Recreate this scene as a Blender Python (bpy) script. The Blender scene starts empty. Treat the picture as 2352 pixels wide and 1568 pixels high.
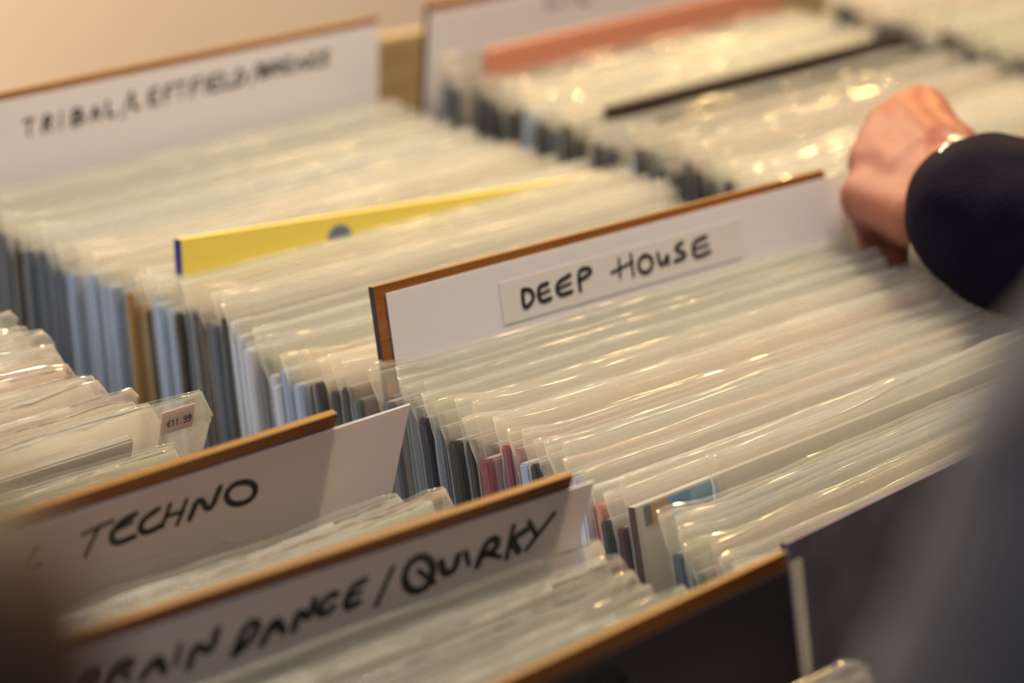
import bpy, bmesh, math, random
from mathutils import Vector, Matrix, noise
random.seed(7)
SC = bpy.context.scene
COL = SC.collection
Z0 = 0.95                      # height of the record tops above the floor

# ------------------------------------------------------------------ camera
RX, UX, FX = Vector([0.727787,-0.683418,0.057148]), Vector([0.213549,0.305022,0.928094]), Vector([0.651708,0.663251,-0.367934])
CAM = Vector([-0.73528,-0.84155,0.45125]) + Vector((0, 0, Z0))
FPX = 5970.10                    # focal length in pixels of the 2352 px wide frame
cd = bpy.data.cameras.new('camera'); co = bpy.data.objects.new('camera', cd); COL.objects.link(co)
co.matrix_world = Matrix(((RX.x, UX.x, -FX.x, CAM.x), (RX.y, UX.y, -FX.y, CAM.y), (RX.z, UX.z, -FX.z, CAM.z), (0, 0, 0, 1)))
cd.sensor_width = 36.0; cd.lens = FPX * 36.0 / 2352.0; cd.clip_start = 0.02; cd.clip_end = 50
cd.dof.use_dof = True; cd.dof.focus_distance = 1.15; cd.dof.aperture_fstop = cd.lens / 21.0
SC.camera = co

# ------------------------------------------------------------------ world, lights, exposure
wd = bpy.data.worlds.new('world'); SC.world = wd; wd.use_nodes = True
wd.node_tree.nodes['Background'].inputs[0].default_value = (0.88, 0.84, 1.0, 1)
wd.node_tree.nodes['Background'].inputs[1].default_value = 0.20
SC.view_settings.view_transform = 'Standard'; SC.view_settings.look = 'None'
SC.view_settings.exposure = 0.0; SC.view_settings.gamma = 1.0; SC.view_settings.use_curve_mapping = False
SC.cycles.transparent_max_bounces = 32; SC.cycles.max_bounces = 8; SC.cycles.diffuse_bounces = 6; SC.cycles.glossy_bounces = 3; SC.cycles.transmission_bounces = 6
SC.cycles.sample_clamp_indirect = 6.0; SC.cycles.adaptive_threshold = 0.025; SC.cycles.use_denoising = True

def area_light(name, loc, target, size, power, color, size_y=None):
    l = bpy.data.lights.new(name, 'AREA'); l.energy = power; l.color = color; l.size = size
    if size_y: l.shape = 'RECTANGLE'; l.size_y = size_y
    o = bpy.data.objects.new(name, l); COL.objects.link(o); o.location = loc
    d = Vector(target) - Vector(loc); o.rotation_euler = d.to_track_quat('-Z', 'Y').to_euler()
    return o
def bulb(name, loc, power, color, r=0.05):
    l = bpy.data.lights.new(name, 'POINT'); l.energy = power; l.color = color; l.shadow_soft_size = r
    o = bpy.data.objects.new(name, l); COL.objects.link(o); o.location = loc
area_light('ceiling_lamp', (0.40, -0.05, Z0 + 1.15), (0.2, 0.05, Z0), 0.28, 22.5, (1.0, 0.83, 0.59))
area_light('daylight_window', (-1.6, -0.05, Z0 + 1.15), (0.0, 0.1, Z0 - .05), 0.9, 26, (0.66, 0.80, 1.0), 1.2)
for i, (x, y, z, p) in enumerate([(1.7, 0.9, .95, 25), (1.9, .35, 1.15, 25), (1.35, 1.45, .85, 25), (0.8, 2.1, .9, 18), (1.5, -.1, 1.5, 16)]):
    bulb('spot_bulb', (x, y, Z0 + z), p, (1.0, 0.62, 0.22), 0.03)

# ------------------------------------------------------------------ helpers
area_light('wall_fill', (0.2, 2.3, Z0 + 1.6), (0.6, 3.0, Z0 - .1), 0.3, 120, (1.0, 0.82, 0.63))  # added fill light, out of view, only to brighten the back wall
def P(x, y, z): return Vector((x, y, Z0 + z))
def at(px, py, depth): return CAM + (FX + RX * ((px - 1176) / FPX) - UX * ((py - 784) / FPX)) * depth
def nt(name):
    m = bpy.data.materials.new(name); m.use_nodes = True
    n = m.node_tree.nodes; return m, n, m.node_tree.links, n['Principled BSDF']
def plain(name, col, rough=.6, spec=.4, bump=0, bscale=200, vary=0, vscale=20, sheen=0):
    m, n, L, b = nt(name)
    b.inputs['Base Color'].default_value = (*col, 1); b.inputs['Roughness'].default_value = rough
    b.inputs['Specular IOR Level'].default_value = spec
    if sheen: b.inputs['Sheen Weight'].default_value = sheen
    tc = n.new('ShaderNodeTexCoord')
    if vary:
        t = n.new('ShaderNodeTexNoise'); t.inputs['Scale'].default_value = vscale; t.inputs['Detail'].default_value = 4
        L.new(tc.outputs['Object'], t.inputs['Vector'])
        r = n.new('ShaderNodeValToRGB')
        r.color_ramp.elements[0].position = .3; r.color_ramp.elements[1].position = .7
        r.color_ramp.elements[0].color = (*[c * (1 - vary) for c in col], 1); r.color_ramp.elements[1].color = (*[min(1, c * (1 + vary)) for c in col], 1)
        L.new(t.outputs['Fac'], r.inputs[0]); L.new(r.outputs[0], b.inputs['Base Color'])
    if bump:
        t2 = n.new('ShaderNodeTexNoise'); t2.inputs['Scale'].default_value = bscale
        L.new(tc.outputs['Object'], t2.inputs['Vector'])
        bp = n.new('ShaderNodeBump'); bp.inputs['Strength'].default_value = bump; bp.inputs['Distance'].default_value = .002
        L.new(t2.outputs['Fac'], bp.inputs['Height']); L.new(bp.outputs[0], b.inputs['Normal'])
    return m
def wood(name, c1, c2, scale=(3, 60, 60), rough=.5, spec=.4):
    m, n, L, b = nt(name)
    tc = n.new('ShaderNodeTexCoord'); mp = n.new('ShaderNodeMapping'); mp.inputs['Scale'].default_value = scale
    t = n.new('ShaderNodeTexNoise'); t.inputs['Scale'].default_value = 4; t.inputs['Detail'].default_value = 6; t.inputs['Distortion'].default_value = .6
    r = n.new('ShaderNodeValToRGB'); r.color_ramp.elements[0].position = .35; r.color_ramp.elements[1].position = .68
    r.color_ramp.elements[0].color = (*c1, 1); r.color_ramp.elements[1].color = (*c2, 1)
    L.new(tc.outputs['Object'], mp.inputs[0]); L.new(mp.outputs[0], t.inputs['Vector']); L.new(t.outputs['Fac'], r.inputs[0])
    L.new(r.outputs[0], b.inputs['Base Color']); b.inputs['Roughness'].default_value = rough; b.inputs['Specular IOR Level'].default_value = spec
    return m
def film(name, col, a0, a1, rough=.2):
    """thin milky polythene: part diffuse, part translucent, glossy, partly see-through"""
    m = bpy.data.materials.new(name); m.use_nodes = True
    n = m.node_tree.nodes; L = m.node_tree.links; n.clear()
    out = n.new('ShaderNodeOutputMaterial'); d = n.new('ShaderNodeBsdfDiffuse'); t = n.new('ShaderNodeBsdfTranslucent')
    g = n.new('ShaderNodeBsdfGlossy'); g.inputs['Roughness'].default_value = rough; g.inputs['Color'].default_value = (1, 1, 1, 1)
    tr = n.new('ShaderNodeBsdfTransparent'); oi = n.new('ShaderNodeObjectInfo')
    hs = n.new('ShaderNodeHueSaturation'); tm = n.new('ShaderNodeMix'); tm.data_type = 'RGBA'; tm.blend_type = 'MULTIPLY'; tm.inputs['Factor'].default_value = 1
    tm.inputs['A'].default_value = (*col, 1); L.new(oi.outputs['Color'], tm.inputs['B']); L.new(tm.outputs['Result'], hs.inputs['Color'])
    mr = n.new('ShaderNodeMapRange'); mr.inputs[3].default_value = .70; mr.inputs[4].default_value = 1.08
    L.new(oi.outputs['Random'], mr.inputs[0]); L.new(mr.outputs[0], hs.inputs['Value'])
    L.new(hs.outputs[0], d.inputs[0]); L.new(hs.outputs[0], t.inputs[0])
    m1 = n.new('ShaderNodeMixShader'); m1.inputs[0].default_value = .5
    L.new(d.outputs[0], m1.inputs[1]); L.new(t.outputs[0], m1.inputs[2])
    lw = n.new('ShaderNodeLayerWeight'); lw.inputs['Blend'].default_value = .45
    ma = n.new('ShaderNodeMapRange'); ma.inputs[3].default_value = a0; ma.inputs[4].default_value = a1
    L.new(lw.outputs['Facing'], ma.inputs[0])
    m2 = n.new('ShaderNodeMixShader'); L.new(ma.outputs[0], m2.inputs[0]); L.new(tr.outputs[0], m2.inputs[1]); L.new(m1.outputs[0], m2.inputs[2])
    fr = n.new('ShaderNodeFresnel'); fr.inputs['IOR'].default_value = 1.45
    ge = n.new('ShaderNodeNewGeometry'); io = n.new('ShaderNodeMapRange'); io.inputs[3].default_value = 1.45; io.inputs[4].default_value = 1 / 1.45
    L.new(ge.outputs['Backfacing'], io.inputs[0]); L.new(io.outputs[0], fr.inputs['IOR'])
    m3 = n.new('ShaderNodeMixShader'); L.new(fr.outputs[0], m3.inputs[0]); L.new(m2.outputs[0], m3.inputs[1]); L.new(g.outputs[0], m3.inputs[2])
    L.new(m3.outputs[0], out.inputs[0])
    return m
def jacket_mat(name):
    """printed card; each object's own colour is its print"""
    m, n, L, b = nt(name)
    oi = n.new('ShaderNodeObjectInfo'); tc = n.new('ShaderNodeTexCoord'); sx = n.new('ShaderNodeSeparateXYZ'); L.new(tc.outputs['Object'], sx.inputs[0])
    gt = n.new('ShaderNodeMath'); gt.operation = 'GREATER_THAN'; gt.inputs[1].default_value = .004; L.new(sx.outputs[0], gt.inputs[0])
    ml = n.new('ShaderNodeMath'); ml.operation = 'MULTIPLY'; ml.inputs[1].default_value = .55; L.new(gt.outputs[0], ml.inputs[0])
    mx = n.new('ShaderNodeMix'); mx.data_type = 'RGBA'; L.new(ml.outputs[0], mx.inputs['Factor']); L.new(oi.outputs['Color'], mx.inputs['A'])
    mx.inputs['B'].default_value = (.66, .60, .50, 1); L.new(mx.outputs['Result'], b.inputs['Base Color'])
    b.inputs['Roughness'].default_value = .45; b.inputs['Specular IOR Level'].default_value = .35
    return m
def card_mat(name, col):
    m = bpy.data.materials.new(name); m.use_nodes = True
    n = m.node_tree.nodes; L = m.node_tree.links; b = n['Principled BSDF']; out = n['Material Output']
    b.inputs['Base Color'].default_value = (*col, 1); b.inputs['Roughness'].default_value = .4
    t = n.new('ShaderNodeBsdfTranslucent'); t.inputs[0].default_value = (*col, 1)
    mx = n.new('ShaderNodeMixShader'); mx.inputs[0].default_value = .3
    L.new(b.outputs[0], mx.inputs[1]); L.new(t.outputs[0], mx.inputs[2]); L.new(mx.outputs[0], out.inputs[0])
    return m

M = dict(
    film=film('polythene', (.90, .88, .765), .03, .72, .10),
    clear=film('clear_cover', (.80, .80, .80), .0, .14, .12),
    jacket=jacket_mat('printed_card'),
    board=wood('hardboard', (.15, .045, .006), (.27, .10, .016), (2, 40, 40), .45),
    edge=wood('lit_raw_board_edge', (.20, .09, .016), (.31, .155, .034), (2, 60, 60), .35),  # raw edge, its colour lightened for lamp light on the divider tops
    card=card_mat('white_card', (.79, .76, .77)),
    card_shaded=card_mat('shaded_grey_card', (.05, .042, .045)),  # shadow on the front divider's card is put into this dark colour
    strip=card_mat('cream_label', (.76, .72, .69)),
    ink=plain('marker_ink', (.012, .010, .012), .5),
    sticker=plain('sticker_paper', (.62, .46, .44), .6),
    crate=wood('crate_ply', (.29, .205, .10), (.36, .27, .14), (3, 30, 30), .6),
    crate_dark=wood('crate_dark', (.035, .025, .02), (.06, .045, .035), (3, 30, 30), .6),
    post=wood('dark_brown_wood', (.035, .014, .004), (.06, .026, .008), (40, 40, 3), .5),
    wall=plain('cream_plaster', (.90, .80, .67), .8, .2, .2, 60, .05, 1.2),
    floor=wood('floor_boards', (.12, .07, .04), (.2, .12, .07), (1, 10, 10), .5),
    skin=plain('skin', (.25, .072, .038), .45, .4, .15, 300, .10, 30),
    navy=plain('navy_cloth', (.006, .0035, .009), .85, .08, .5, 700, .25, 40, 0),
    grey_coat=plain('charcoal_cloth', (.036, .030, .030), .8, .1, .5, 500, .2, 30, .25),
    trousers=plain('dark_denim', (.02, .022, .035), .8, .2),
    hair=plain('brown_hair', (.05, .03, .015), .6), shoe=plain('black_leather', (.02, .02, .02), .4),
    steel=plain('brushed_steel', (.55, .53, .50), .3, .6), black=plain('black_rubber', (.012, .01, .012), .5),
    eye=plain('eye_white', (.7, .68, .65), .3),
)
M['steel'].node_tree.nodes['Principled BSDF'].inputs['Metallic'].default_value = .9

def mesh_obj(name, bm, mat, parent=None, smooth=False):
    me = bpy.data.meshes.new(name); bm.normal_update(); bm.to_mesh(me); bm.free()
    if smooth: me.shade_smooth()
    for m in (mat if isinstance(mat, (list, tuple)) else [mat]): me.materials.append(m)
    o = bpy.data.objects.new(name, me); COL.objects.link(o)
    if parent: o.parent = parent
    return o
def tag(o, label, cat, group=None, kind=None):
    if label: o['label'] = label
    if cat: o['category'] = cat
    if group: o['group'] = group
    if kind: o['kind'] = kind
    return o
def empty(name, M4):
    o = bpy.data.objects.new(name, None); COL.objects.link(o); o.empty_display_size = .02
    o.matrix_world = M4; return o
def box(bm, x0, x1, y0, y1, z0, z1, mi=0):
    v = [bm.verts.new(p) for p in ((x0, y0, z0), (x1, y0, z0), (x1, y1, z0), (x0, y1, z0), (x0, y0, z1), (x1, y0, z1), (x1, y1, z1), (x0, y1, z1))]
    fs = []
    for q in ((3, 2, 1, 0), (4, 5, 6, 7), (0, 1, 5, 4), (1, 2, 6, 5), (2, 3, 7, 6), (3, 0, 4, 7)):
        f = bm.faces.new([v[i] for i in q]); f.material_index = mi; fs.append(f)
    return fs
def bevel(bm, w, seg=1):
    bmesh.ops.bevel(bm, geom=bm.edges[:], offset=w, segments=seg, affect='EDGES', clamp_overlap=True)
def resample(pts, step):
    out = [Vector(pts[0])]
    for a, b in zip(pts[:-1], pts[1:]):
        a, b = Vector(a), Vector(b); n = max(1, int((b - a).length / step))
        for i in range(1, n + 1): out.append(a.lerp(b, i / n))
    return out
def smooth_line(pts, it=2):
    pts = [Vector(p) for p in pts]
    if len(pts) < 3: return pts
    for _ in range(it):                       # Chaikin corner cutting, ends kept
        q = [pts[0]]
        for a, b in zip(pts[:-1], pts[1:]): q += [a.lerp(b, .25), a.lerp(b, .75)]
        q.append(pts[-1]); pts = q
    return pts
def ribbon(bm, pts, w, y0, y1):
    """a marker stroke: pts are (u, v) in metres on the card, raised from y0 to y1"""
    pts = smooth_line(pts); n = len(pts); L = []; 
    for i, p in enumerate(pts):
        t = (pts[min(i + 1, n - 1)] - pts[max(i - 1, 0)]); t = t.normalized() if t.length > 1e-9 else Vector((1, 0))
        q = Vector((-t.y, t.x)) * (w / 2)
        e = p - t * (w * .4) if i == 0 else p + t * (w * .4) if i == n - 1 else p
        k = .65 if i in (0, n - 1) else 1
        L.append((e + q * k, e - q * k))
    V = [[bm.verts.new((a.x, y, -a.y)) for a in (l, r) for y in (y0, y1)] for l, r in L]
    for a, b in zip(V[:-1], V[1:]):
        for i, j in ((1, 3), (0, 1), (3, 2)):
            bm.faces.new((a[i], a[j], b[j], b[i]))
def lettering(name, strokes, w, y, parent, mat=None):
    bm = bmesh.new()
    for s in strokes: ribbon(bm, [(u / 1000, v / 1000) for u, v in s], w, y, y - .00025)
    return mesh_obj(name, bm, mat or M['ink'], parent)

STROKES = {
  'tribal': [[[40.8,18.2],[47.2,18.0]],[[44.0,18.1],[43.3,27.0]],[[53.5,26.9],[54.5,17.9],[58.7,18.7],[59.1,20.5],[57.3,22.3],[54.1,22.8]],[[56.1,22.6],[59.3,26.8]],[[65.8,26.7],[66.4,17.7]],[[74.0,26.6],[74.6,17.6],[80.1,18.4],[80.8,20.2],[79.1,21.8],[74.3,22.1]],[[79.1,21.8],[82.1,23.3],[81.2,25.8],[74.0,26.6]],[[87.3,26.4],[91.1,17.3],[93.7,26.3]],[[88.8,22.8],[92.7,22.7]],[[99.7,17.1],[99.1,26.3],[104.6,25.7]],[[109.9,28.2],[117.5,14.5]],[[118.3,15.7],[117.7,24.9],[123.3,24.4]],[[137.1,15.5],[130.9,16.1],[130.4,24.9],[136.6,24.4]],[[130.7,20.2],[135.9,20.0]],[[148.3,15.4],[142.7,15.8],[142.2,24.8]],[[142.4,20.1],[147.0,19.9]],[[151.2,15.4],[158.2,15.3]],[[154.7,15.4],[154.2,24.7]],[[170.0,15.2],[163.1,15.6],[162.6,24.7]],[[162.9,20.0],[168.4,19.7]],[[173.7,24.6],[174.2,15.2]],[[184.5,15.1],[177.5,15.6],[177.0,24.6],[184.1,24.1]],[[177.3,19.9],[183.2,19.6]],[[188.0,15.0],[187.5,24.5],[193.4,24.0]],[[196.4,24.5],[197.7,15.0],[202.9,16.3],[205.5,19.7],[202.6,23.3],[196.4,24.5]],[[208.8,25.4],[215.0,14.0]],[[216.6,22.6],[217.0,14.4],[222.0,15.2],[222.7,16.9],[221.2,18.3],[216.8,18.5]],[[221.2,18.3],[224.0,19.8],[223.2,22.0],[216.6,22.6]],[[226.3,22.7],[227.0,14.4],[232.3,15.3],[232.9,17.0],[230.7,18.6],[226.8,19.0]],[[229.3,18.8],[233.3,22.8]],[[243.1,14.6],[236.4,14.9],[236.0,22.8],[242.8,22.5]],[[236.2,18.7],[241.9,18.6]],[[245.9,23.0],[250.4,14.7],[254.3,23.1]],[[247.7,19.6],[252.7,19.7]],[[257.0,23.1],[257.7,14.7]],[[264.2,14.8],[257.5,19.3],[263.9,23.2]],[[274.2,15.7],[270.4,14.8],[267.4,16.7],[269.5,18.6],[273.3,20.4],[271.7,22.9],[266.4,22.5]]],
  'deep': [[[89.6,20.0],[88.9,29.2],[94.5,27.1],[96.7,24.0],[94.5,20.2],[89.6,19.8]],[[106.5,19.8],[99.6,20.3],[99.8,28.2],[107.5,27.4]],[[99.8,24.2],[106.7,23.4]],[[121.8,18.7],[111.4,21.2],[112.8,27.6],[121.8,26.9]],[[112.4,23.9],[121.3,22.8]],[[127.5,27.8],[127.3,18.6],[131.6,17.2],[136.0,18.5],[135.9,20.7],[128.0,22.6]],[[156.1,17.6],[155.5,26.3]],[[164.5,16.9],[164.8,27.5]],[[150.2,23.2],[165.2,20.7]],[[178.7,25.3],[177.6,26.7],[176.0,27.6],[174.0,27.9],[172.1,27.6],[170.5,26.6],[169.5,25.3],[169.1,23.6],[169.6,22.0],[170.7,20.6],[172.3,19.7],[174.2,19.3],[176.1,19.7],[177.7,20.6],[178.8,22.0],[179.1,23.6],[178.7,25.3]],[[183.6,19.9],[184.1,25.6],[186.9,26.7],[190.9,20.9],[190.1,26.8]],[[202.1,17.9],[196.6,19.2],[197.4,21.5],[203.5,23.5],[202.4,25.9],[194.9,26.2]],[[219.8,18.2],[209.2,19.1],[209.0,27.8],[221.5,26.3]],[[209.2,23.0],[220.3,22.5]]],
  'c': [[[111.1,6.2],[114.8,18.5]],[[114.8,18.5],[127.6,18.5]],[[133.2,7.8],[136.6,20.5]],[[143.1,9.2],[147.9,20.9],[157.8,21.1]]],
  'techno': [[[191.5,18.6],[204.3,16.9]],[[198.3,18.3],[194.0,29.4]],[[216.0,17.3],[207.8,19.0],[204.7,25.2],[208.5,29.3],[216.9,28.4]],[[205.1,22.5],[214.1,20.7]],[[227.2,18.5],[220.2,21.1],[218.9,25.9],[223.1,29.0],[230.6,27.3]],[[232.9,18.3],[230.7,28.0]],[[241.1,18.7],[238.4,29.5]],[[231.7,23.6],[240.0,23.9]],[[244.5,29.2],[247.5,18.3],[254.6,29.8],[258.0,17.8]],[[277.3,23.9],[277.9,26.1],[277.3,28.1],[275.6,29.5],[273.0,30.1],[270.0,29.9],[266.9,28.8],[264.4,27.1],[262.7,24.9],[262.1,22.7],[262.7,20.8],[264.4,19.4],[266.9,18.7],[269.9,19.0],[273.0,20.0],[275.6,21.7],[277.3,23.9]],[[170.3,17.5],[165.0,26.1],[173.2,26.3]]],
  'brain': [[[91.1,24.3],[92.9,17.5],[97.0,17.9],[97.2,19.3],[95.7,20.5],[92.0,20.9]],[[95.7,20.5],[97.8,21.6],[96.7,23.4],[91.1,24.3]],[[102.7,26.4],[105.0,18.1],[110.8,18.8],[111.2,20.5],[108.4,22.2],[103.9,22.6]],[[106.8,22.4],[110.6,26.3]],[[116.6,28.9],[121.9,20.0],[125.6,29.5]],[[118.7,25.3],[124.1,25.7]],[[130.3,27.4],[130.8,19.2]],[[136.4,31.5],[138.0,20.3],[145.3,28.9],[146.9,17.6]],[[156.8,32.7],[160.0,20.1],[164.5,20.1],[166.1,23.6],[162.8,29.2],[156.8,32.7]],[[169.2,32.4],[173.6,20.9],[178.7,29.9]],[[171.0,27.8],[176.6,26.3]],[[183.5,30.8],[184.3,21.1],[190.4,28.7],[191.2,19.0]],[[201.7,20.3],[198.9,19.4],[195.5,22.0],[194.2,25.1],[195.8,27.8],[199.0,27.8],[201.3,25.8]],[[214.7,17.8],[208.0,19.3],[207.1,29.5],[213.8,28.0]],[[207.6,24.1],[213.2,23.1]],[[223.4,32.2],[227.7,16.5]],[[249.6,29.2],[248.2,31.6],[245.9,32.8],[243.1,32.7],[240.2,31.3],[237.6,28.8],[235.8,25.6],[234.9,22.1],[235.2,19.0],[236.6,16.7],[238.8,15.5],[241.6,15.6],[244.5,16.9],[247.1,19.4],[249.0,22.6],[249.9,26.0],[249.6,29.2]],[[241.9,22.3],[251.5,31.1]],[[252.8,21.3],[256.0,28.8],[261.6,28.7],[261.7,21.1]],[[265.4,21.1],[268.4,27.4]],[[273.6,30.5],[275.9,18.3],[282.2,19.6],[282.0,25.3],[275.9,25.6]],[[277.6,25.8],[285.1,29.4]],[[289.4,31.2],[288.9,15.9]],[[297.3,20.1],[289.5,22.6],[295.5,30.2]],[[297.4,16.4],[303.4,24.6]],[[310.5,16.6],[300.0,30.2]]],
  'third': [[[219.9,18.2],[219.8,20.3],[218.4,21.9],[215.8,22.8],[212.5,22.9],[209.0,22.2],[205.8,20.8],[203.3,18.9],[202.1,16.8],[202.1,14.8],[203.5,13.2],[206.1,12.3],[209.3,12.1],[212.9,12.8],[216.1,14.2],[218.6,16.1],[219.9,18.2]]],
}


# ------------------------------------------------------------------ the setting
def slab(name, a, b, mat, kind='structure'):
    bm = bmesh.new(); box(bm, a[0], b[0], a[1], b[1], a[2], b[2]); o = mesh_obj(name, bm, mat); o['kind'] = kind; return o
slab('floor', (-3, -3, -.05), (5, 3.0, 0), M['floor'])
slab('wall_back', (-3, 3.0, -.05), (5, 3.1, 2.9), M['wall'])

# bench under the crates
bench = tag(empty('display_bench', Matrix.Translation((0, 0, 0))), 'dark wooden bench carrying the crates of records', 'bench')
TOP = Z0 - .37
bm = bmesh.new(); box(bm, -.52, 1.15, -.55, .62, TOP - .03, TOP); bevel(bm, .003); mesh_obj('bench_top', bm, M['crate_dark'], bench)
for x in (-.48, 1.11):
    for y in (-.50, .57):
        bm = bmesh.new(); box(bm, x - .03, x + .03, y - .03, y + .03, 0, TOP - .03); bevel(bm, .003); mesh_obj('leg', bm, M['crate_dark'], bench)
def crate(x0, x1, label, backtop, y0=-.52, y1=.44):
    t = tag(empty('record_crate', Matrix.Translation((x0, y0, TOP))), label, 'crate', 'crates of records on the bench')
    w, d, h = x1 - x0, y1 - y0, .17
    def part(n, a, b, m):
        bm = bmesh.new(); box(bm, a[0], b[0], a[1], b[1], a[2], b[2]); bevel(bm, .001); mesh_obj(n, bm, m, t)
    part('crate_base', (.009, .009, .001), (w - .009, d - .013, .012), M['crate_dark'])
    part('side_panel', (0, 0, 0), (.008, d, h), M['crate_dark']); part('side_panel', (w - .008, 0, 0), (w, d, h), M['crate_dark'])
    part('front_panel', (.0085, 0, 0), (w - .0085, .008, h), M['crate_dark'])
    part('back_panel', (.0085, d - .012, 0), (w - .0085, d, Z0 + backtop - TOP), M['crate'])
crate(-.50, -.0305, 'crate of records under the TECHNO divider, in the near row', -.06)
crate(-.0295, .3465, 'crate of records under the DEEP HOUSE divider, in the middle row', -.01)
crate(.3475, .7265, 'crate holding the far row of records behind the hand', -.004)
crate(.7275, 1.12, 'crate holding the farthest row of records in the top right corner', -.02)

# ------------------------------------------------------------------ dividers
def frame(x, y, z, yaw, k, roll=0):
    """matrix at the TOP-LEFT corner: local x along the width, -z down the face, face towards -y"""
    return Matrix.Translation(P(x, y, z)) @ Matrix.Rotation(yaw, 4, 'Z') @ Matrix.Rotation(-math.atan(k), 4, 'X') @ Matrix.Rotation(roll, 4, 'Y')
BH = .365
def divider(key, x, y, z, yaw, k, label, c0, c1, v0, card='card', w=.318, strip=None, cut=0.0, ink_w=.0021, cover=0):
    t = tag(empty('divider_board', frame(x, y, z, yaw, k) @ Matrix.Translation((0, 0, -BH))), label, 'divider', 'wooden genre dividers standing between the records')
    bm = bmesh.new(); box(bm, 0, w, .0, .0036, 0, BH); bevel(bm, .0003); bm.normal_update()
    for f in bm.faces:
        if f.normal.z > .6: f.material_index = 1
        elif abs(f.normal.x) > .6: f.material_index = 2
    mesh_obj('board', bm, [M['board'], M['edge'], M['crate_dark']], t)
    # white card in front of the board, its right end past the board's
    bm = bmesh.new(); T = -.0010
    pts = [(c0, BH - v0), (c1 if not cut else c1 + cut * .0, BH - v0), (c1 - cut * .0, BH - v0 - .30), (c0, BH - v0 - .30)]
    a = [bm.verts.new((px, -.0003, pz)) for px, pz in pts]; b = [bm.verts.new((px, T, pz)) for px, pz in pts]
    bm.faces.new(a); bm.faces.new(b[::-1])
    for i in range(4): bm.faces.new((a[i], b[i], b[(i + 1) % 4], a[(i + 1) % 4]))
    bmesh.ops.recalc_face_normals(bm, faces=bm.faces)
    mesh_obj('card', bm, M[card], t)['label'] = ('shaded dark grey card' if card == 'card_shaded' else 'white card') + ' with marker lettering'
    yy = T - .0001
    if strip:
        bm = bmesh.new(); u0, u1, s0, s1 = strip; box(bm, u0, u1, yy - .0003, yy, BH - s1, BH - s0); mesh_obj('label_strip', bm, M['strip'], t)
        yy -= .0004
    e = bpy.data.objects.new('x', None)
    st = [[(u, v - BH * 1000) for u, v in s] for s in STROKES[key]]
    lettering('lettering', st, ink_w, yy, t)
    bpy.data.objects.remove(e)
    if cover:
        bm = bmesh.new(); box(bm, .3165, w + cover, T - .0012, T - .0009, BH - .30, BH - .004); mesh_obj('plastic_edge', bm, M['film'], t)
    return t
divider('tribal', .0007, .3483, .0325, .065, .05, 'wooden divider with white card reading TRIBAL/LEFTFIELD/BREAKS', .0, .3175, .0045)
divider('deep', 0, 0, .0325, -.0023, .28, 'wooden divider with white card reading DEEP HOUSE', .0068, .3275, .0045, strip=(.0755, .246, .0135, .034))
divider('c', .3676, .3769, .0325, .06, .0, 'wooden divider at the far end behind the salmon-pink record', .0005, .318, .0065)
divider('techno', -.4092, -.0937, .0227, .0245, -.2, 'wooden divider with white card reading TECHNO', .003, .3595, .0068, ink_w=.0028)
divider('brain', -.3721, -.1792, .0227, -.0281, -.215, 'wooden divider with white card reading BRAIN DANCE/QUIRKY', .003, .3300, .0062, ink_w=.0035)
divider('third', -.3548, -.3025, .0227, .0521, .25, 'wooden divider with shaded dark grey card, in front of BRAIN DANCE/QUIRKY', .003, .3170, .0066, card='card_shaded', ink_w=.0045, cover=.0055)

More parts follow.
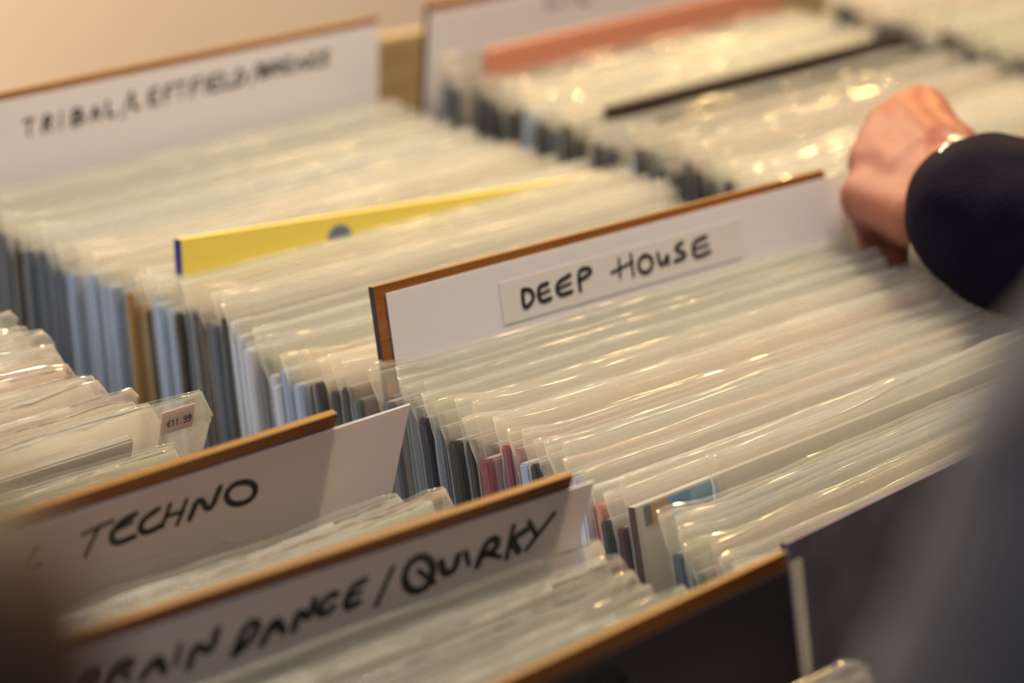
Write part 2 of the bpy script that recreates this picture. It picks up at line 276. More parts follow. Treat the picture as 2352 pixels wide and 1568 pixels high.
# ------------------------------------------------------------------ records
JW, JH = .313, .315
def wob(rng, n=4, lo=3, hi=22):
    c = [(rng.uniform(lo, hi), rng.uniform(0, 6.28), rng.uniform(.4, 1)) for _ in range(n)]
    s = sum(a for _, _, a in c)
    return lambda x: sum(a * math.sin(f * x * 6.28 + p) for f, p, a in c) / s
def sleeve_mesh(seed, t, el, er, flap, rc=0.0, curl=0.0, amp=.0012, open_=.0008, crk=.00018):
    """polythene outer bag: two films round the jacket, sealed at the sides and bottom, open at the top"""
    r = random.Random(seed); bm = bmesh.new()
    ztop = JH + .002 + flap
    zs = [0, .06, .14, .2, .25, .28, .30, .310, .316, .316 + .25 * (ztop - .316), .316 + .5 * (ztop - .316), .316 + .75 * (ztop - .316), ztop]
    xs = [-el, -el * .75, -el * .45, -el * .15, .003] + [JW * i / 30 for i in range(1, 30)] + [JW - .003, JW + er * .2, JW + er * .5, JW + er * .8, JW + er]
    wc, wa, wb, wt, wt2, cr = wob(r, 4, 2, 9), wob(r, 5, 6, 30), wob(r, 5, 6, 30), wob(r, 4, 4, 20), wob(r, 4, 4, 20), wob(r, 3, 20, 60)
    h = t / 2 + .0009; lift = r.uniform(-.0012, .0022); tip = r.uniform(.0, .0035)
    def build(s):
        rows = []
        for j, z in enumerate(zs):
            row = []
            for x in xs:
                zz = z; x0 = x
                if x < 0: x = x * (.28 + .72 * max(0, min(1, (z - .311) / .02)))
                if j > 8:
                    f = (z - .316) / max(1e-4, ztop - .316)
                    zz += f * ((wt if s > 0 else wt2)(x) * .0008 + (lift if s > 0 else 0))
                    if x < .02: zz += f * tip * (1 - max(0, x) / .02)
                if rc > 0 and x > JW + er - rc:           # rounded right-hand corner
                    q = (x - (JW + er - rc)) / rc; lim = ztop - rc + rc * math.sqrt(max(0, 1 - q * q)); zz = min(zz, lim + (zz - ztop) * .2)
                hx = h
                if x < 0: hx = h * max(0, 1 + x0 / el) ** .7 + .0002
                if x > JW: hx = h * max(0, 1 - (x - JW) / er) ** .7 + .0002
                hh = hx
                if z > .312:
                    f = min(1, (z - .312) / .016)
                    hh = hx * (1 - f) + f * (open_ + abs((wa if s > 0 else wb)(x)) * .0016) * min(1, hx / h + .2)
                c = max(0, z - .27) / .065
                y = s * hh + c * wc(x) * amp * (1 + 2.2 * max(0, (x - JW)) / .03) + cr(x + z) * crk + (wa(x * 1.7 + z * 9) * crk * c) + c * c * curl
                y += (max(0, x - JW) / .03) * wa(z * 3) * .004
                if x < 0 and z > .25: y += wb(z * 7) * .0007
                if x < .01: y += cr(z * 4) * .0004
                row.append((x, y, zz))
            rows.append(row)
        last = [(x, y + s * .00035, z - .00018) for x, y, z in rows[-1]]; rows.append(last)     # rolled rim
        V = [[bm.verts.new(p) for p in row] for row in rows]
        for a, b in zip(V[:-1], V[1:]):
            for i in range(len(a) - 1):
                q = (a[i], a[i + 1], b[i + 1], b[i]); bm.faces.new(q if s < 0 else q[::-1])
    build(-1); build(1)
    bmesh.ops.remove_doubles(bm, verts=bm.verts, dist=.00005)
    me = bpy.data.meshes.new('plastic_sleeve'); bm.to_mesh(me); bm.free(); me.shade_smooth(); me.materials.append(M['film'])
    return me
def jacket_mesh(t):
    bm = bmesh.new(); box(bm, 0, JW, -t / 2, t / 2, .001, JH); bevel(bm, min(.0009, t * .3), 2)
    me = bpy.data.meshes.new('jacket'); bm.to_mesh(me); bm.free(); me.materials.append(M['jacket']); return me
JT = [.0042, .0050, .0062]
JM = {t: jacket_mesh(t) for t in JT}
SB = [(t, sleeve_mesh(100 + i, t, .004 + .004 * (i % 3) / 2, .006, .0105 + .0018 * (i % 4), amp=.0009)) for i, t in enumerate(JT * 5)]
SA = [(JT[i % 2], sleeve_mesh(300 + i, JT[i % 2], .006, (.022, .034, .028, .044, .026, .038)[i % 6], .012 + .003 * (i % 4), rc=(.010, .016, .006, .012)[i % 4], curl=(.003, -.002, .0045, 0)[i % 4], amp=.0020, crk=.0003)) for i in range(12)]
SC_ = [(t, sleeve_mesh(500 + i, t, .005, .007, .010 + .002 * (i % 4), amp=.0024, crk=.0006)) for i, t in enumerate(JT * 4)]
ER = {id(m): (.022, .034, .028, .044, .026, .038)[i % 6] for i, (t, m) in enumerate(SA)}

PROTO = {}
TRNG = random.Random(5)
TINTS = [(1, 1, 1)] * 5 + [(1, .88, .84), (1, .93, .90), (.91, .97, .94), (.89, .95, .92), (.90, .92, .98), (.80, .80, .80), (1, .97, .88)]
def record(x, y, z, yaw, k, sl, color, label, group, right=False, roll=0.0, sleeve=True, name='vinyl_record'):
    """x, y, z: the sleeve's top corner (left, or right when right=True). One record = jacket + polythene outer sleeve."""
    t, sm = sl
    H = max(v.co.z for v in sm.vertices)
    if right: x = x - (JW + ER[id(sm)]) * math.cos(yaw); y = y - (JW + ER[id(sm)]) * math.sin(yaw)
    m4 = frame(x, y, z, yaw, k, roll) @ Matrix.Translation((0, 0, -H))
    if 'e' not in PROTO:
        PROTO['e'] = bpy.data.objects.new(name, None); PROTO['j'] = bpy.data.objects.new('jacket', JM[t]); PROTO['s'] = bpy.data.objects.new('plastic_sleeve', sm)
    e = PROTO['e'].copy(); COL.objects.link(e); e.matrix_world = m4; e.empty_display_size = .02
    j = PROTO['j'].copy(); j.data = JM[t]; COL.objects.link(j); j.parent = e; j.color = (*color, 1)
    if sleeve:
        s = PROTO['s'].copy(); s.data = sm; COL.objects.link(s); s.parent = e; s.color = (*TRNG.choice(TINTS), 1)
    tag(e, label, 'record', group)
    return e
ONES = 'first second third fourth fifth sixth seventh eighth ninth tenth eleventh twelfth thirteenth fourteenth fifteenth sixteenth seventeenth eighteenth nineteenth twentieth'.split()
def nth(i):
    if i < 20: return ONES[i]
    tens = {2: 'twenty', 3: 'thirty', 4: 'forty', 5: 'fifty'}[(i + 1) // 10]; u = (i + 1) % 10
    return {2: 'twentieth', 3: 'thirtieth', 4: 'fortieth', 5: 'fiftieth'}[(i + 1) // 10] if u == 0 else tens + '-' + ONES[u - 1]
def lin(v, xs, ys):
    if v <= xs[0]: return ys[0]
    for i in range(1, len(xs)):
        if v <= xs[i]: return ys[i - 1] + (ys[i] - ys[i - 1]) * (v - xs[i - 1]) / (xs[i] - xs[i - 1])
    return ys[-1]
# colours of print: (name, linear rgb)
C = dict(grey=('grey', (.13, .135, .14)), black=('black', (.008, .008, .012)), slate=('slate-blue', (.10, .125, .155)), pale=('pale blue', (.40, .47, .58)),
         white=('white', (.66, .66, .68)), ochre=('ochre', (.42, .20, .025)), navy=('navy', (.012, .014, .035)), brown=('dark brown', (.045, .030, .028)),
         green=('grey-green', (.13, .16, .14)), rose=('rose', (.30, .07, .08)), plum=('plum', (.07, .045, .075)), orange=('orange-red', (.55, .07, .012)),
         crimson=('crimson', (.22, .012, .02)), maroon=('maroon', (.075, .022, .028)), cream=('cream', (.60, .54, .42)), char=('charcoal', (.025, .026, .03)),
         buff=('buff', (.45, .37, .27)), teal=('dark teal', (.03, .05, .06)), yellow=('yellow', (.66, .52, .09)), salmon=('salmon-pink', (.72, .20, .10)))
RUN_B = [(0.300, 'grey'), (.287, 'black'), (.272, 'buff'), (.240, 'slate'), (.216, 'pale'), (.191, 'pale'), (.176, 'ochre'), (.168, 'black'), (.156, 'pale'), (.149, 'pale'), (.140, 'black'),
         (.129, 'slate'), (.118, 'brown'), (.110, 'slate'), (.100, 'black'), (.083, 'white'), (.072, 'black'), (.058, 'white'), (.040, 'pale'), (.012, 'char'), (-.002, 'green'), (-.010, 'black'),
         (-.034, 'grey'), (-.042, 'navy'), (-.058, 'slate'), (-.066, 'char'), (-.073, 'black'), (-.082, 'plum'), (-.1045, 'rose'), (-.110, 'pale'), (-.116, 'black'),
         (-.123, 'white'), (-.141, 'pale'), (-.1475, 'white'), (-.152, 'orange'), (-.156, 'crimson'), (-.164, 'char'), (-.178, 'maroon'), (-.3, 'slate')]
def run_color(y):
    for lim, c in RUN_B:
        if y >= lim: return c
    return 'slate'
rng = random.Random(11)
gB = 'clear-sleeved records in the middle row'
# middle row, behind DEEP HOUSE
ys = []; y = .010
while y < .335: ys.append(y); y += rng.uniform(.0066, .0080)
for i, y in enumerate(ys):
    c = run_color(y); zl = lin(y, [0, .05, .1, .3], [-.003, -.012, -.006, -.014]) + rng.uniform(-.002, .002)
    if .085 < y < .137: zl += .007
    record(-.006 + rng.uniform(-.005, .003), y, zl, lin(y, [0, .34], [.0, .06]) + rng.uniform(-.003, .003), lin(y, [0, .1, .3], [.27, .22, .12]),
           SB[(i * 7 + 3) % 15], C[c][1], f'record in clear sleeve with {C[c][0]} spine, {nth(i)} behind the DEEP HOUSE divider', gB)
# middle row, in front of DEEP HOUSE
ys = []; y = -.010
while y > -.243:
    if not (-.188 < y < -.165): ys.append(y)
    y -= rng.uniform(.0066, .0080)
for i, y in enumerate(ys):
    c = run_color(y); zl = lin(-y, [0, .06, .14, .16, .25], [.0, .003, .004, -.006, -.012]) + rng.uniform(-.002, .002)
    if -.215 < y < -.186: zl += .006
    record(-.005 + rng.uniform(-.006, .004), y, zl, lin(-y, [0, .15, .25], [-.005, .01, .075]) + rng.uniform(-.003, .003), lin(-y, [0, .25], [.28, .33]),
           SB[(i * 4 + 1) % 15], C[c][1], f'record in clear sleeve with {C[c][0]} spine, {nth(i)} in front of the DEEP HOUSE divider', gB)
# near row
gA = 'clear-sleeved records in the near row'
PA = [C[c][1] for c in ('cream', 'grey', 'white', 'buff', 'slate', 'green')]
TIPS = [(.171, -.0836), (.143, -.089), (.129, -.0859), (.118, -.0856), (.086, -.094), (.064, -.0863), (.043, -.096), (.032, -.0955), (.0213, -.0745), (-.004, -.098), (-.017, -.0877)]
def tipx(y): return lin(-y, [-a for a, b in TIPS], [b for a, b in TIPS])
ys = []; y = -.080
while y < .235: ys.append(y); y += rng.uniform(.0082, .0108)
STICK = None
for i, y in enumerate(ys):
    xr = tipx(y) + rng.uniform(-.012, .008) if y > -.03 else -.094 + rng.uniform(-.012, .010)
    zz = -.012 + rng.uniform(-.004, .004); sl = SA[(i * 5) % 12]; yj = rng.uniform(-.012, .012); pick = STICK is None and y > .014
    if pick: xr, zz, sl, yj = -.0745, -.002, SA[9], 0
    elif -.02 < y < .016: xr = -.099 + rng.uniform(-.006, .004); zz = -.018; yj *= .4
    e = record(xr, y, zz, lin(y, [-.09, .2], [.03, .05]) + yj, lin(y, [-.09, -.02, .2], [-.205, -.19, -.02]),
               sl, PA[i % 6], f'record in clear sleeve, {nth(i)} behind the TECHNO divider', gA, right=True)
    if pick: STICK = (e, SA[9])
ys = []; y = -.105
while y > -.172: ys.append(y); y -= rng.uniform(.0075, .0095)
for i, y in enumerate(ys):
    record(lin(-y, [.1, .13, .18], [-.054, -.048, -.05]) + rng.uniform(-.012, .006), y, lin(-y, [.1, .115, .13], [-.014, -.012, -.010]) + rng.uniform(-.002, .002), lin(-y, [.1, .18], [.02, -.02]) + rng.uniform(-.003, .003), lin(-y, [.1, .18], [-.198, -.214]),
           SA[(i * 5 + 2) % 12], PA[(i + 2) % 6], f'record in clear sleeve, {nth(i)} in front of the TECHNO divider', gA, right=True)
ys = []; y = -.192
while y > -.284: ys.append(y); y -= rng.uniform(.0075, .0095)
for i, y in enumerate(ys):
    record(lin(-y, [.19, .21, .28], [-.034, -.036, -.026]) + rng.uniform(-.012, .006), y, -.010 + rng.uniform(-.004, .004), lin(-y, [.19, .28], [-.015, .04]) + rng.uniform(-.006, .006), lin(-y, [.19, .28], [-.15, .2]),
           SA[(i * 5 + 4) % 12], PA[(i + 4) % 6], f'record in clear sleeve, {nth(i)} before the BRAIN DANCE/QUIRKY divider', gA, right=True)
ys = [-.309, -.318, -.327, -.336, -.345]
for i, y in enumerate(ys):
    record(-.024 + rng.uniform(-.012, .004), y - .01, -.006 - .002 * i, .05, .27, SA[(i * 5 + 1) % 12], PA[i % 6], f'record in clear sleeve, {nth(i)} in front of the shaded dark grey divider card', gA, right=True)
# far row
gC = 'clear-sleeved records in the far row'
CC = ['char', 'brown', 'black', 'slate', 'black', 'navy', 'teal', 'pale', 'char', 'brown']
ys = []; y = .362
while y > -.10: ys.append(y); y -= rng.uniform(.0078, .0102)
n1 = n2 = n3 = 0
for i, y in enumerate(ys):
    c = CC[(i * 3) % 10]; z = rng.uniform(-.003, .003); sleeve = True
    if .29 < y < .333: z -= .002
    if .195 < y < .229: z -= .006
    yaw = lin(y, [-.1, .35], [.02, .06]) + rng.uniform(-.008, .008)
    if abs(y - .332) < .005: continue
    if abs(y - .228) < .0045 or abs(y - .2) < .004: continue
    if y > .332: lab = f'record in clear sleeve, {nth(n1)} behind the salmon-pink record'; n1 += 1
    elif y > .228: lab = f'record in clear sleeve with {C[c][0]} spine, {nth(n2)} nearer than the salmon-pink record'; n2 += 1
    else: lab = f'record in clear sleeve with {C[c][0]} spine, {nth(n3)} nearer than the unsleeved dark brown record'; n3 += 1
    if -.035 < y < .045: continue
    record(.366 + rng.uniform(-.004, .006), y, z, yaw, lin(y, [-.1, .35], [.22, .05]), SC_[(i * 5) % 12], C[c][1], lab, gC)
# farthest row
for i in range(16):
    y = .36 - i * .0115
    c = CC[(i * 7 + 1) % 10]
    record(.752 + rng.uniform(-.004, .006), y, rng.uniform(-.008, .004), .05, .05, SC_[(i * 5 + 3) % 12], C[c][1], f'record in clear sleeve, {nth(i)} from the back of the farthest row', 'clear-sleeved records in the farthest row')

# --- records with looks of their own in the middle row
def own_record(m4, jacket_bm, mats, label, sleeve_me=None, film=None, group=gB):
    e = tag(empty('vinyl_record', m4), label, 'record', group)
    mesh_obj('jacket', jacket_bm, mats, e)
    if sleeve_me:
        s = bpy.data.objects.new('plastic_sleeve', sleeve_me); COL.objects.link(s); s.parent = e
        if film: s.material_slots[0].link = 'OBJECT'; s.material_slots[0].material = film
    return e
mp = lambda n, col: plain(n, col, .45, .35)
for (x, y, z, yaw, k, n, col, lab) in ((.380, .334, .010, .075, .05, 'salmon_print', (.50, .19, .11), 'salmon-pink record standing taller than the rest of the far row'),
        (.385, .229, -.002, .05, .10, 'dark_brown_print', (.030, .017, .012), 'unsleeved dark brown record standing up in the far row'),
        (.402, .2005, -.005, .05, .11, 'dark_green_print', (.022, .030, .024), 'unsleeved dark green record just nearer than the dark brown one')):
    bm = bmesh.new(); box(bm, 0, JW, -.0022, .0022, .001, JH); bevel(bm, .0006)
    own_record(frame(x, y, z, yaw, k) @ Matrix.Translation((0, 0, -JH)), bm, [mp(n, col)], lab, group=gC)
# yellow jacket with blue spine, pulled up at its left end
bm = bmesh.new(); box(bm, 0, JW, -.0026, .0034, .001, JH)
for f in bm.faces:
    if f.calc_center_median().x < .001: f.material_index = 1
mY = mp('yellow_print', C['yellow'][1]); mBl = mp('blue_print', (.03, .035, .16))
fy = frame(.006, .157, .008, .02, .2, .07) @ Matrix.Translation((0, 0, -JH))
ey = own_record(fy, bm, [mY, mBl], 'yellow record with blue spine pulled up out of the middle row')
bm = bmesh.new()
arc = [(.104 + .0085 * math.cos(a), JH - .0125 + .0075 * math.sin(a)) for a in [math.pi * q / 14 for q in range(15)]]
v = [bm.verts.new((x, -.0028, z)) for x, z in arc]; v2 = [bm.verts.new((x, -.0026, z)) for x, z in arc]
bm.faces.new(v[::-1])
for a in range(14): bm.faces.new((v[a], v[a + 1], v2[a + 1], v2[a]))
mesh_obj('printed_emblem', bm, mp('blue_grey_print', (.10, .13, .20)), ey)['label'] = 'blue-grey half-round printed mark'
# jacket with a tan and blue stripe
bm = bmesh.new(); box(bm, 0, JW, -.002, .002, .001, JH)
for f in bm.faces:
    if f.calc_center_median().x < .001: f.material_index = 1
ef = own_record(frame(-.004, -.169, .006, .03, .31) @ Matrix.Translation((0, 0, -.333)), bm, [mp('pale_print', (.52, .49, .43)), mp('maroon_spine', C['maroon'][1])],
                'record with a tan and blue stripe, left of the brown record pushed aside', SB[4][1])
for (u0, u1, col, nm) in ((.005, .009, (.015, .012, .01), 'black'), (.009, .0205, (.38, .20, .08), 'tan'), (.0205, .034, (.01, .22, .50), 'blue'), (.034, .052, (.14, .36, .52), 'pale blue')):
    bm = bmesh.new(); box(bm, u0, u1, -.0025, -.0021, JH - .0095, JH - .001); o = mesh_obj('printed_stripe', bm, mp('stripe_' + nm.replace(' ', '_'), col), ef); o['label'] = nm + ' piece of the printed stripe'
# brown record pushed aside to the right with a baggy milky sleeve
bm = bmesh.new(); box(bm, 0, JW, -.003, .003, .001, JH)
for f in bm.faces:
    if f.calc_center_median().x < .001: f.material_index = 1
own_record(frame(.036, -.184, .004, .06, .29) @ Matrix.Translation((0, 0, -.333)), bm, [mp('kraft_brown', (.13, .085, .045)), mp('slate_spine', C['slate'][1])],
           'brown record in a baggy milky sleeve, pushed to the right out of line', sleeve_mesh(901, .006, .003, .007, .016, amp=.004, open_=.003))
# the frontmost record, its dark face towards the browser
bm = bmesh.new(); box(bm, 0, JW, -.0022, .0022, .001, JH)
own_record(frame(.004, -.2505, .002, .075, .33) @ Matrix.Translation((0, 0, -.317)), bm, [plain('mauve_print', (.10, .08, .10), .5, .3, 0, 1, .3, 25)],
           'frontmost record of the middle row showing its dark mauve face')
# price sticker on a sleeve tab behind TECHNO
e, (t, sm) = STICK
er = ER[id(sm)]; H = max(v.co.z for v in sm.vertices)
bm = bmesh.new(); X1 = JW + er - .0125
box(bm, X1 - .0185, X1, -.0038, -.0034, H - .0195, H - .0075); bevel(bm, .0001)
stk = mesh_obj('price_sticker', bm, M['sticker'], e); stk['label'] = 'pale pink sticker reading €11.99'
D7 = {'1': [[(.3, .2), (.6, 0), (.6, 1)]], '9': [[(1, .45), (.3, .5), (0, .25), (.4, 0), (1, .1), (1, .6), (.8, 1), (.2, 1)]], '.': [[(.4, .95), (.55, 1)]],
      'e': [[(1, .1), (.5, 0), (.2, .4), (.3, .9), (1, .95)], [(0, .4), (.7, .4)], [(0, .6), (.7, .6)]]}
sk = []
for i, ch in enumerate('e11.99'):
    for s_ in D7[ch]: sk.append([((X1 - .0150 + i * .0023 + a * .0017) * 1000, -(H - .0125 - b * .0034) * 1000) for a, b in s_])
lettering('price_lettering', sk, .0005, -.0039, stk)

# ------------------------------------------------------------------ people
def capsule(bm, a, b, ra, rb, seg=14, rings=5):
    a, b = Vector(a), Vector(b); d = b - a; L = max(d.length, 1e-5); q = d.normalized().to_track_quat('Z', 'Y').to_matrix().to_4x4()
    prof = [(-ra * math.cos(math.pi / 2 * i / rings), ra * math.sin(math.pi / 2 * i / rings)) for i in range(1, rings + 1)]
    prof += [(L * .33, ra * .67 + rb * .33), (L * .66, ra * .33 + rb * .67)]
    prof += [(L + rb * math.sin(math.pi / 2 * i / rings), rb * math.cos(math.pi / 2 * i / rings)) for i in range(0, rings)]
    R = [[bm.verts.new(Matrix.Translation(a) @ q @ Vector((r * math.cos(6.28318 * k / seg), r * math.sin(6.28318 * k / seg), z))) for k in range(seg)] for z, r in prof]
    for u, w in zip(R[:-1], R[1:]):
        for k in range(seg): bm.faces.new((u[k], u[(k + 1) % seg], w[(k + 1) % seg], w[k]))
    bm.faces.new(R[0][::-1]); bm.faces.new(R[-1])
def ball(bm, c, r, sx=1, sy=1, sz=1, rot=None):
    m = Matrix.Translation(c) @ (rot.to_4x4() if rot else Matrix.Identity(4)) @ Matrix.Diagonal((r * sx, r * sy, r * sz, 1))
    bmesh.ops.create_icosphere(bm, subdivisions=3, radius=1, matrix=m)
def chain(bm, pts):
    for (a, ra), (b, rb) in zip(pts[:-1], pts[1:]): capsule(bm, a, b, ra, rb)
def solid(name, bm, mat, parent, voxel, smooth=6, folds=0.0):
    """union of the shapes in bm as one continuous skin"""
    me = bpy.data.meshes.new(name); bm.to_mesh(me); bm.free()
    o = bpy.data.objects.new(name, me); COL.objects.link(o)
    r = o.modifiers.new('r', 'REMESH'); r.mode = 'VOXEL'; r.voxel_size = voxel; r.use_smooth_shade = True
    s = o.modifiers.new('s', 'SMOOTH'); s.iterations = smooth; s.factor = .5
    dg = bpy.context.evaluated_depsgraph_get()
    m2 = bpy.data.meshes.new_from_object(o.evaluated_get(dg)); o.modifiers.clear(); o.data = m2; m2.name = name
    if folds:
        nrm = [v.normal.copy() for v in m2.vertices]
        for v, vn in zip(m2.vertices, nrm):
            v.co += vn * folds * (noise.noise(Vector((v.co.x * 14, v.co.y * 14, v.co.z * 34))) + .5 * noise.noise(v.co * 60))
    m2.materials.clear(); m2.materials.append(mat); m2.shade_smooth(); o.parent = parent
    return o
def person(label, J, hand_pts, coat, facing, trousers='trousers', extra=None):
    """J: joints in world space. hand_pts: list of skin chains of the posed hand."""
    t = tag(empty('person', Matrix.Identity(4)), label, 'person', None)
    up = Vector((0, 0, 1)); fw = Vector(facing).normalized(); rt = fw.cross(up)
    hip, chest, neck, head = J['hip'], J['chest'], J['neck'], J['head']
    legs = []
    for s in (-1, 1):
        h = hip + rt * (.095 * s) - up * .04; k = h + fw * .03; k.z = .50; a = hip + rt * (.11 * s); a.z = .085
        legs.append((h, k, a, a + fw * .17 - up * .05))
    sh = {s: J['sh' + s] for s in 'LR'}; el = {s: J['el' + s] for s in 'LR'}; wr = {s: J['wr' + s] for s in 'LR'}
    b = bmesh.new()
    chain(b, [(hip, .12), (hip.lerp(chest, .5), .115), (chest, .125)])
    for s in 'LR':
        capsule(b, chest + (sh[s] - chest) * .3, sh[s], .09, .055)
        chain(b, [(sh[s], .052), (el[s], .040), (wr[s].lerp(el[s], .25), .032), (wr[s], .025)])
    chain(b, [(chest, .09), (neck, .055), (head - up * .08, .052)])
    ball(b, head, .1, .78, .95, 1.15, Matrix((rt, fw, up)).transposed()); ball(b, head - up * .07 + fw * .02, .065, .85, 1, .85)
    ball(b, head + fw * .098 - up * .012, .016, .8, 1.1, 1.6); ball(b, head + fw * .088 - up * .055, .02, 1.4, .5, .4)
    for s in (-1, 1): ball(b, head + rt * (.08 * s) - up * .01, .03, .4, .7, 1.1, Matrix((rt, fw, up)).transposed())
    for h, k, a, f in legs: chain(b, [(h, .085), (k, .055), (a, .04)]); chain(b, [(a - up * .03, .038), (f, .034)])
    for ch in hand_pts: chain(b, ch)
    solid('body', b, M['skin'], t, .0032, 5)
    for s in (-1, 1):
        e = bmesh.new(); ball(e, head + rt * (.032 * s) + fw * .082 + up * .015, .0125); mesh_obj('eye', e, M['eye'], t, True)
    b = bmesh.new(); ball(b, head + up * .028 - fw * .022, .108, .82, .93, 1.05, Matrix((rt, fw, up)).transposed())
    solid('hair', b, M['hair'], t, .006, 3, .004)
    b = bmesh.new()
    chain(b, [(hip - up * .05, .15), (hip.lerp(chest, .5), .145), (chest, .155)]); 
    for s in 'LR':
        capsule(b, chest + (sh[s] - chest) * .3, sh[s], .12, .085)
        chain(b, J['sleeve' + s])
    capsule(b, chest, neck - up * .02, .11, .07)
    solid('jacket', b, M[coat], t, .006, 6, .005)['label'] = J['coat_label']
    b = bmesh.new()
    for h, k, a, f in legs: chain(b, [(hip + (h - hip) * .6, .115), (h, .105), (k, .075), (a + up * .03, .062)])
    solid('trousers', b, M[trousers], t, .008, 5, .004)
    for h, k, a, f in legs:
        b = bmesh.new(); chain(b, [(a - up * .035, .047), (f, .042)]); box(b, 0, .001, 0, .001, .02, .021); solid('shoe', b, M['shoe'], t, .006, 3)
    return t
# the browser whose hand reaches into the far row
wrist = at(2205, 452, 1.318)
mcp = [at(1998, 452, 1.372), at(2010, 372, 1.385), at(2048, 296, 1.392), at(2116, 258, 1.392)]
def v(f, u, r): return FX * f + UX * u + RX * r
hand = []
for i, (m_, L, r) in enumerate(zip(mcp, (.043, .048, .045, .035), (.0125, .0125, .0118, .0105))):
    root = wrist.lerp(m_, .18) + RX * .0
    hand.append([(root, .021), (wrist.lerp(m_, .6) , .0175), (m_, .0155 if i else .0165)])
    p1 = m_ + v(.85, -.34 + .03 * i, .22 - .05 * i).normalized() * L; p2 = p1 + v(.55, -.75, .1).normalized() * L * .62; p3 = p2 + v(.0, -.98, -.1).normalized() * L * .48
    hand.append([(m_, r + .002), (p1, r), (p2, r - .0015), (p3, r - .003)])
hand.append([(wrist.lerp(mcp[1], .5), .020), (mcp[1].lerp(mcp[2], .5), .016)])
hand.append([(wrist.lerp(mcp[3], .4), .023), (mcp[3].lerp(mcp[2], .4), .0165)])
tc = at(2128, 496, 1.322); t1 = at(2082, 506, 1.36); t2 = at(2078, 522, 1.40)
hand.append([(wrist, .024), (tc, .019), (t1, .0145), (t2, .0125), (t2 + v(.018, -.014, .0), .0105)])
hand.append([(tc, .019), (mcp[0], .0155)])
hand.append([(wrist + (wrist - mcp[1]).normalized() * .03, .027), (wrist, .0265)])
elbow = P(.36, -.235, .03); shoulder = P(.50, -.49, .22)
J = dict(hip=P(.68, -.80, -.02), chest=P(.64, -.70, .30), neck=P(.61, -.64, .50), head=P(.59, -.58, .66), shR=shoulder, elR=elbow, wrR=wrist,
         shL=P(.80, -.72, .40), elL=P(.86, -.78, .10), wrL=P(.80, -.62, -.06), coat_label='dark navy jacket with a wide cuff')
J['shR'] = P(.45, -.52, .38)
cuff = at(2276, 503, 1.303)
J['sleeveR'] = [(J['shR'], .085), (elbow, .060), (cuff.lerp(elbow, .5), .052), (cuff, .0435)]
J['sleeveL'] = [(J['shL'], .085), (J['elL'], .062), (J['wrL'], .045)]
hl = [[(J['wrL'], .026), (J['wrL'] + Vector((-.01, .06, -.01)), .034)]]
for i in range(4): a = J['wrL'] + Vector((.028 - .018 * i, .085, -.012)); hl.append([(J['wrL'] + Vector((.018 - .012 * i, .03, -.008)), .017), (a, .0105), (a + Vector((0, .035, -.012)), .0095), (a + Vector((0, .05, -.03)), .008)])
hl.append([(J['wrL'] + Vector((.02, .02, -.01)), .017), (J['wrL'] + Vector((.05, .06, -.02)), .011), (J['wrL'] + Vector((.055, .085, -.03)), .0095)])
pr = person('person in dark navy jacket reaching a bent hand over the DEEP HOUSE divider', J, hand + hl, 'navy', (-.35, .94, 0))
# wristwatch on the reaching wrist
ax = (elbow - wrist).normalized(); q = ax.to_track_quat('Z', 'Y').to_matrix().to_4x4()
def ring(name, c, r, w, th, mat, parent, lab=None):
    bm = bmesh.new(); n = 40; V = []
    for k in range(n):
        a = 6.28318 * k / n; V.append([bm.verts.new(Matrix.Translation(c) @ q @ Vector((rr * math.cos(a), rr * math.sin(a), z))) for rr, z in ((r, -w / 2), (r + th, -w / 2), (r + th, w / 2), (r, w / 2))])
    for k in range(n):
        for i in range(4): bm.faces.new((V[k][i], V[(k + 1) % n][i], V[(k + 1) % n][(i + 1) % 4], V[k][(i + 1) % 4]))
    o = mesh_obj(name, bm, mat, parent, False)
    if lab: o['label'] = lab
    return o
wc = at(2172, 470, 1.325)
ring('wristwatch', wc, .0335, .012, .003, M['steel'], pr, 'steel wristwatch peeking from the cuff')

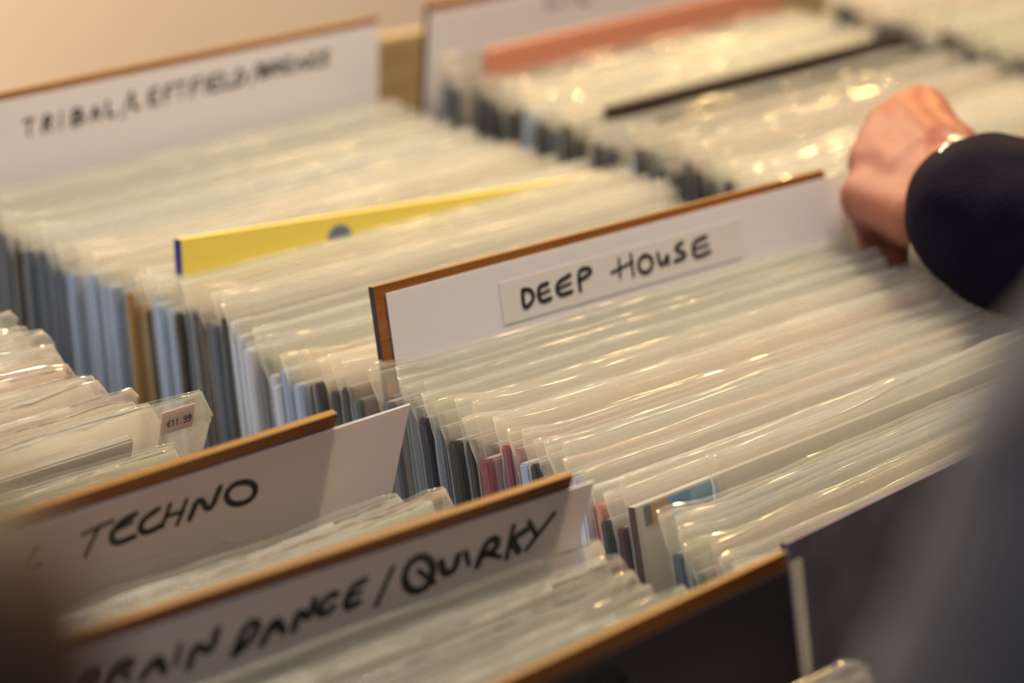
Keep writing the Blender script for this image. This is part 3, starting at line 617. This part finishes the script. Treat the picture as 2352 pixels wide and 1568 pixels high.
# the near customer, far out of focus
axis = [at(3900, 100, .56), at(3120, 780, .48), at(2900, 1140, .46), at(2760, 1500, .46), at(2560, 2000, .47)]
J = dict(shL=axis[0], elL=axis[4], coat_label='charcoal coat')
sL = axis[0]; elL = axis[4]
bs = Vector((sL.x + .17, sL.y - .17, 0))
zs_ = sL.z
J['neck'] = Vector((bs.x, bs.y, zs_ + .10)); J['chest'] = Vector((bs.x, bs.y - .01, zs_ - .10)); J['head'] = Vector((bs.x, bs.y + .05, zs_ + .27)); J['hip'] = Vector((bs.x + .03, bs.y - .05, zs_ - .42))
J['shR'] = Vector((bs.x + .17, bs.y + .02, zs_ - .01)); J['elR'] = J['shR'] + Vector((.06, .02, -.29)); J['wrR'] = J['elR'] + Vector((-.01, .04, -.24))
J['wrL'] = elL + Vector((.08, -.03, -.23))
J['sleeveL'] = [(axis[0], .066), (axis[1], .058), (axis[2], .055), (axis[3], .055), (axis[4], .056), (J['wrL'], .043)]
J['sleeveR'] = [(J['shR'], .085), (J['elR'], .062), (J['wrR'], .045)]
hh = []
for w_ in (J['wrL'], J['wrR']):
    d = Vector((.05, .15, -.98)).normalized()
    hh.append([(w_, .026), (w_ + d * .06, .034)])
    for i in range(4): o_ = Vector((.027 - .018 * i, 0, 0)); hh.append([(w_ + o_ * .7 + d * .03, .017), (w_ + o_ + d * .09, .0105), (w_ + o_ + d * .125 + Vector((0, 0, -.01)), .0095), (w_ + o_ + d * .14 + Vector((0, 0, -.025)), .008)])
    hh.append([(w_ + d * .02, .017), (w_ + d * .06 + Vector((.045, 0, 0)), .011), (w_ + d * .085 + Vector((.05, 0, -.01)), .0095)])
person('person in charcoal coat close to the camera, arm blurred at the right edge', J, hh, 'grey_coat', (.5, .86, 0))

# brown wooden rack post close to the camera, bottom left
a, b_ = at(-190, 1180, .42), at(-20, 1640, .42)
base = at(-410, 1630, .335)
pt = tag(empty('rack_post', Matrix.Translation((base.x, base.y, 0))), 'dark brown wooden post blurred in the bottom left corner', 'post')
hz = base.z
bm = bmesh.new(); prof = [(.06, 0), (.06, .04), (.036, .06), (.034, hz - .10), (.037, hz - .065), (.037, hz - .050), (.020, hz - .0415)]
def lathe(bm, prof, n=28):
    R = [[bm.verts.new((r * math.cos(6.28318 * k / n), r * math.sin(6.28318 * k / n), z)) for k in range(n)] for r, z in prof]
    for u, w in zip(R[:-1], R[1:]):
        for k in range(n): bm.faces.new((u[k], u[(k + 1) % n], w[(k + 1) % n], w[k]))
    bm.faces.new(R[0][::-1]); bm.faces.new(R[-1])
lathe(bm, prof); mesh_obj('shaft', bm, M['post'], pt, True)
bm = bmesh.new(); lathe(bm, [(.017, hz - .0410)] + [(.038 * math.sin(a), hz - .038 * math.cos(a)) for a in [.45 + 2.65 * q / 14 for q in range(15)]]); mesh_obj('finial', bm, M['post'], pt, True)
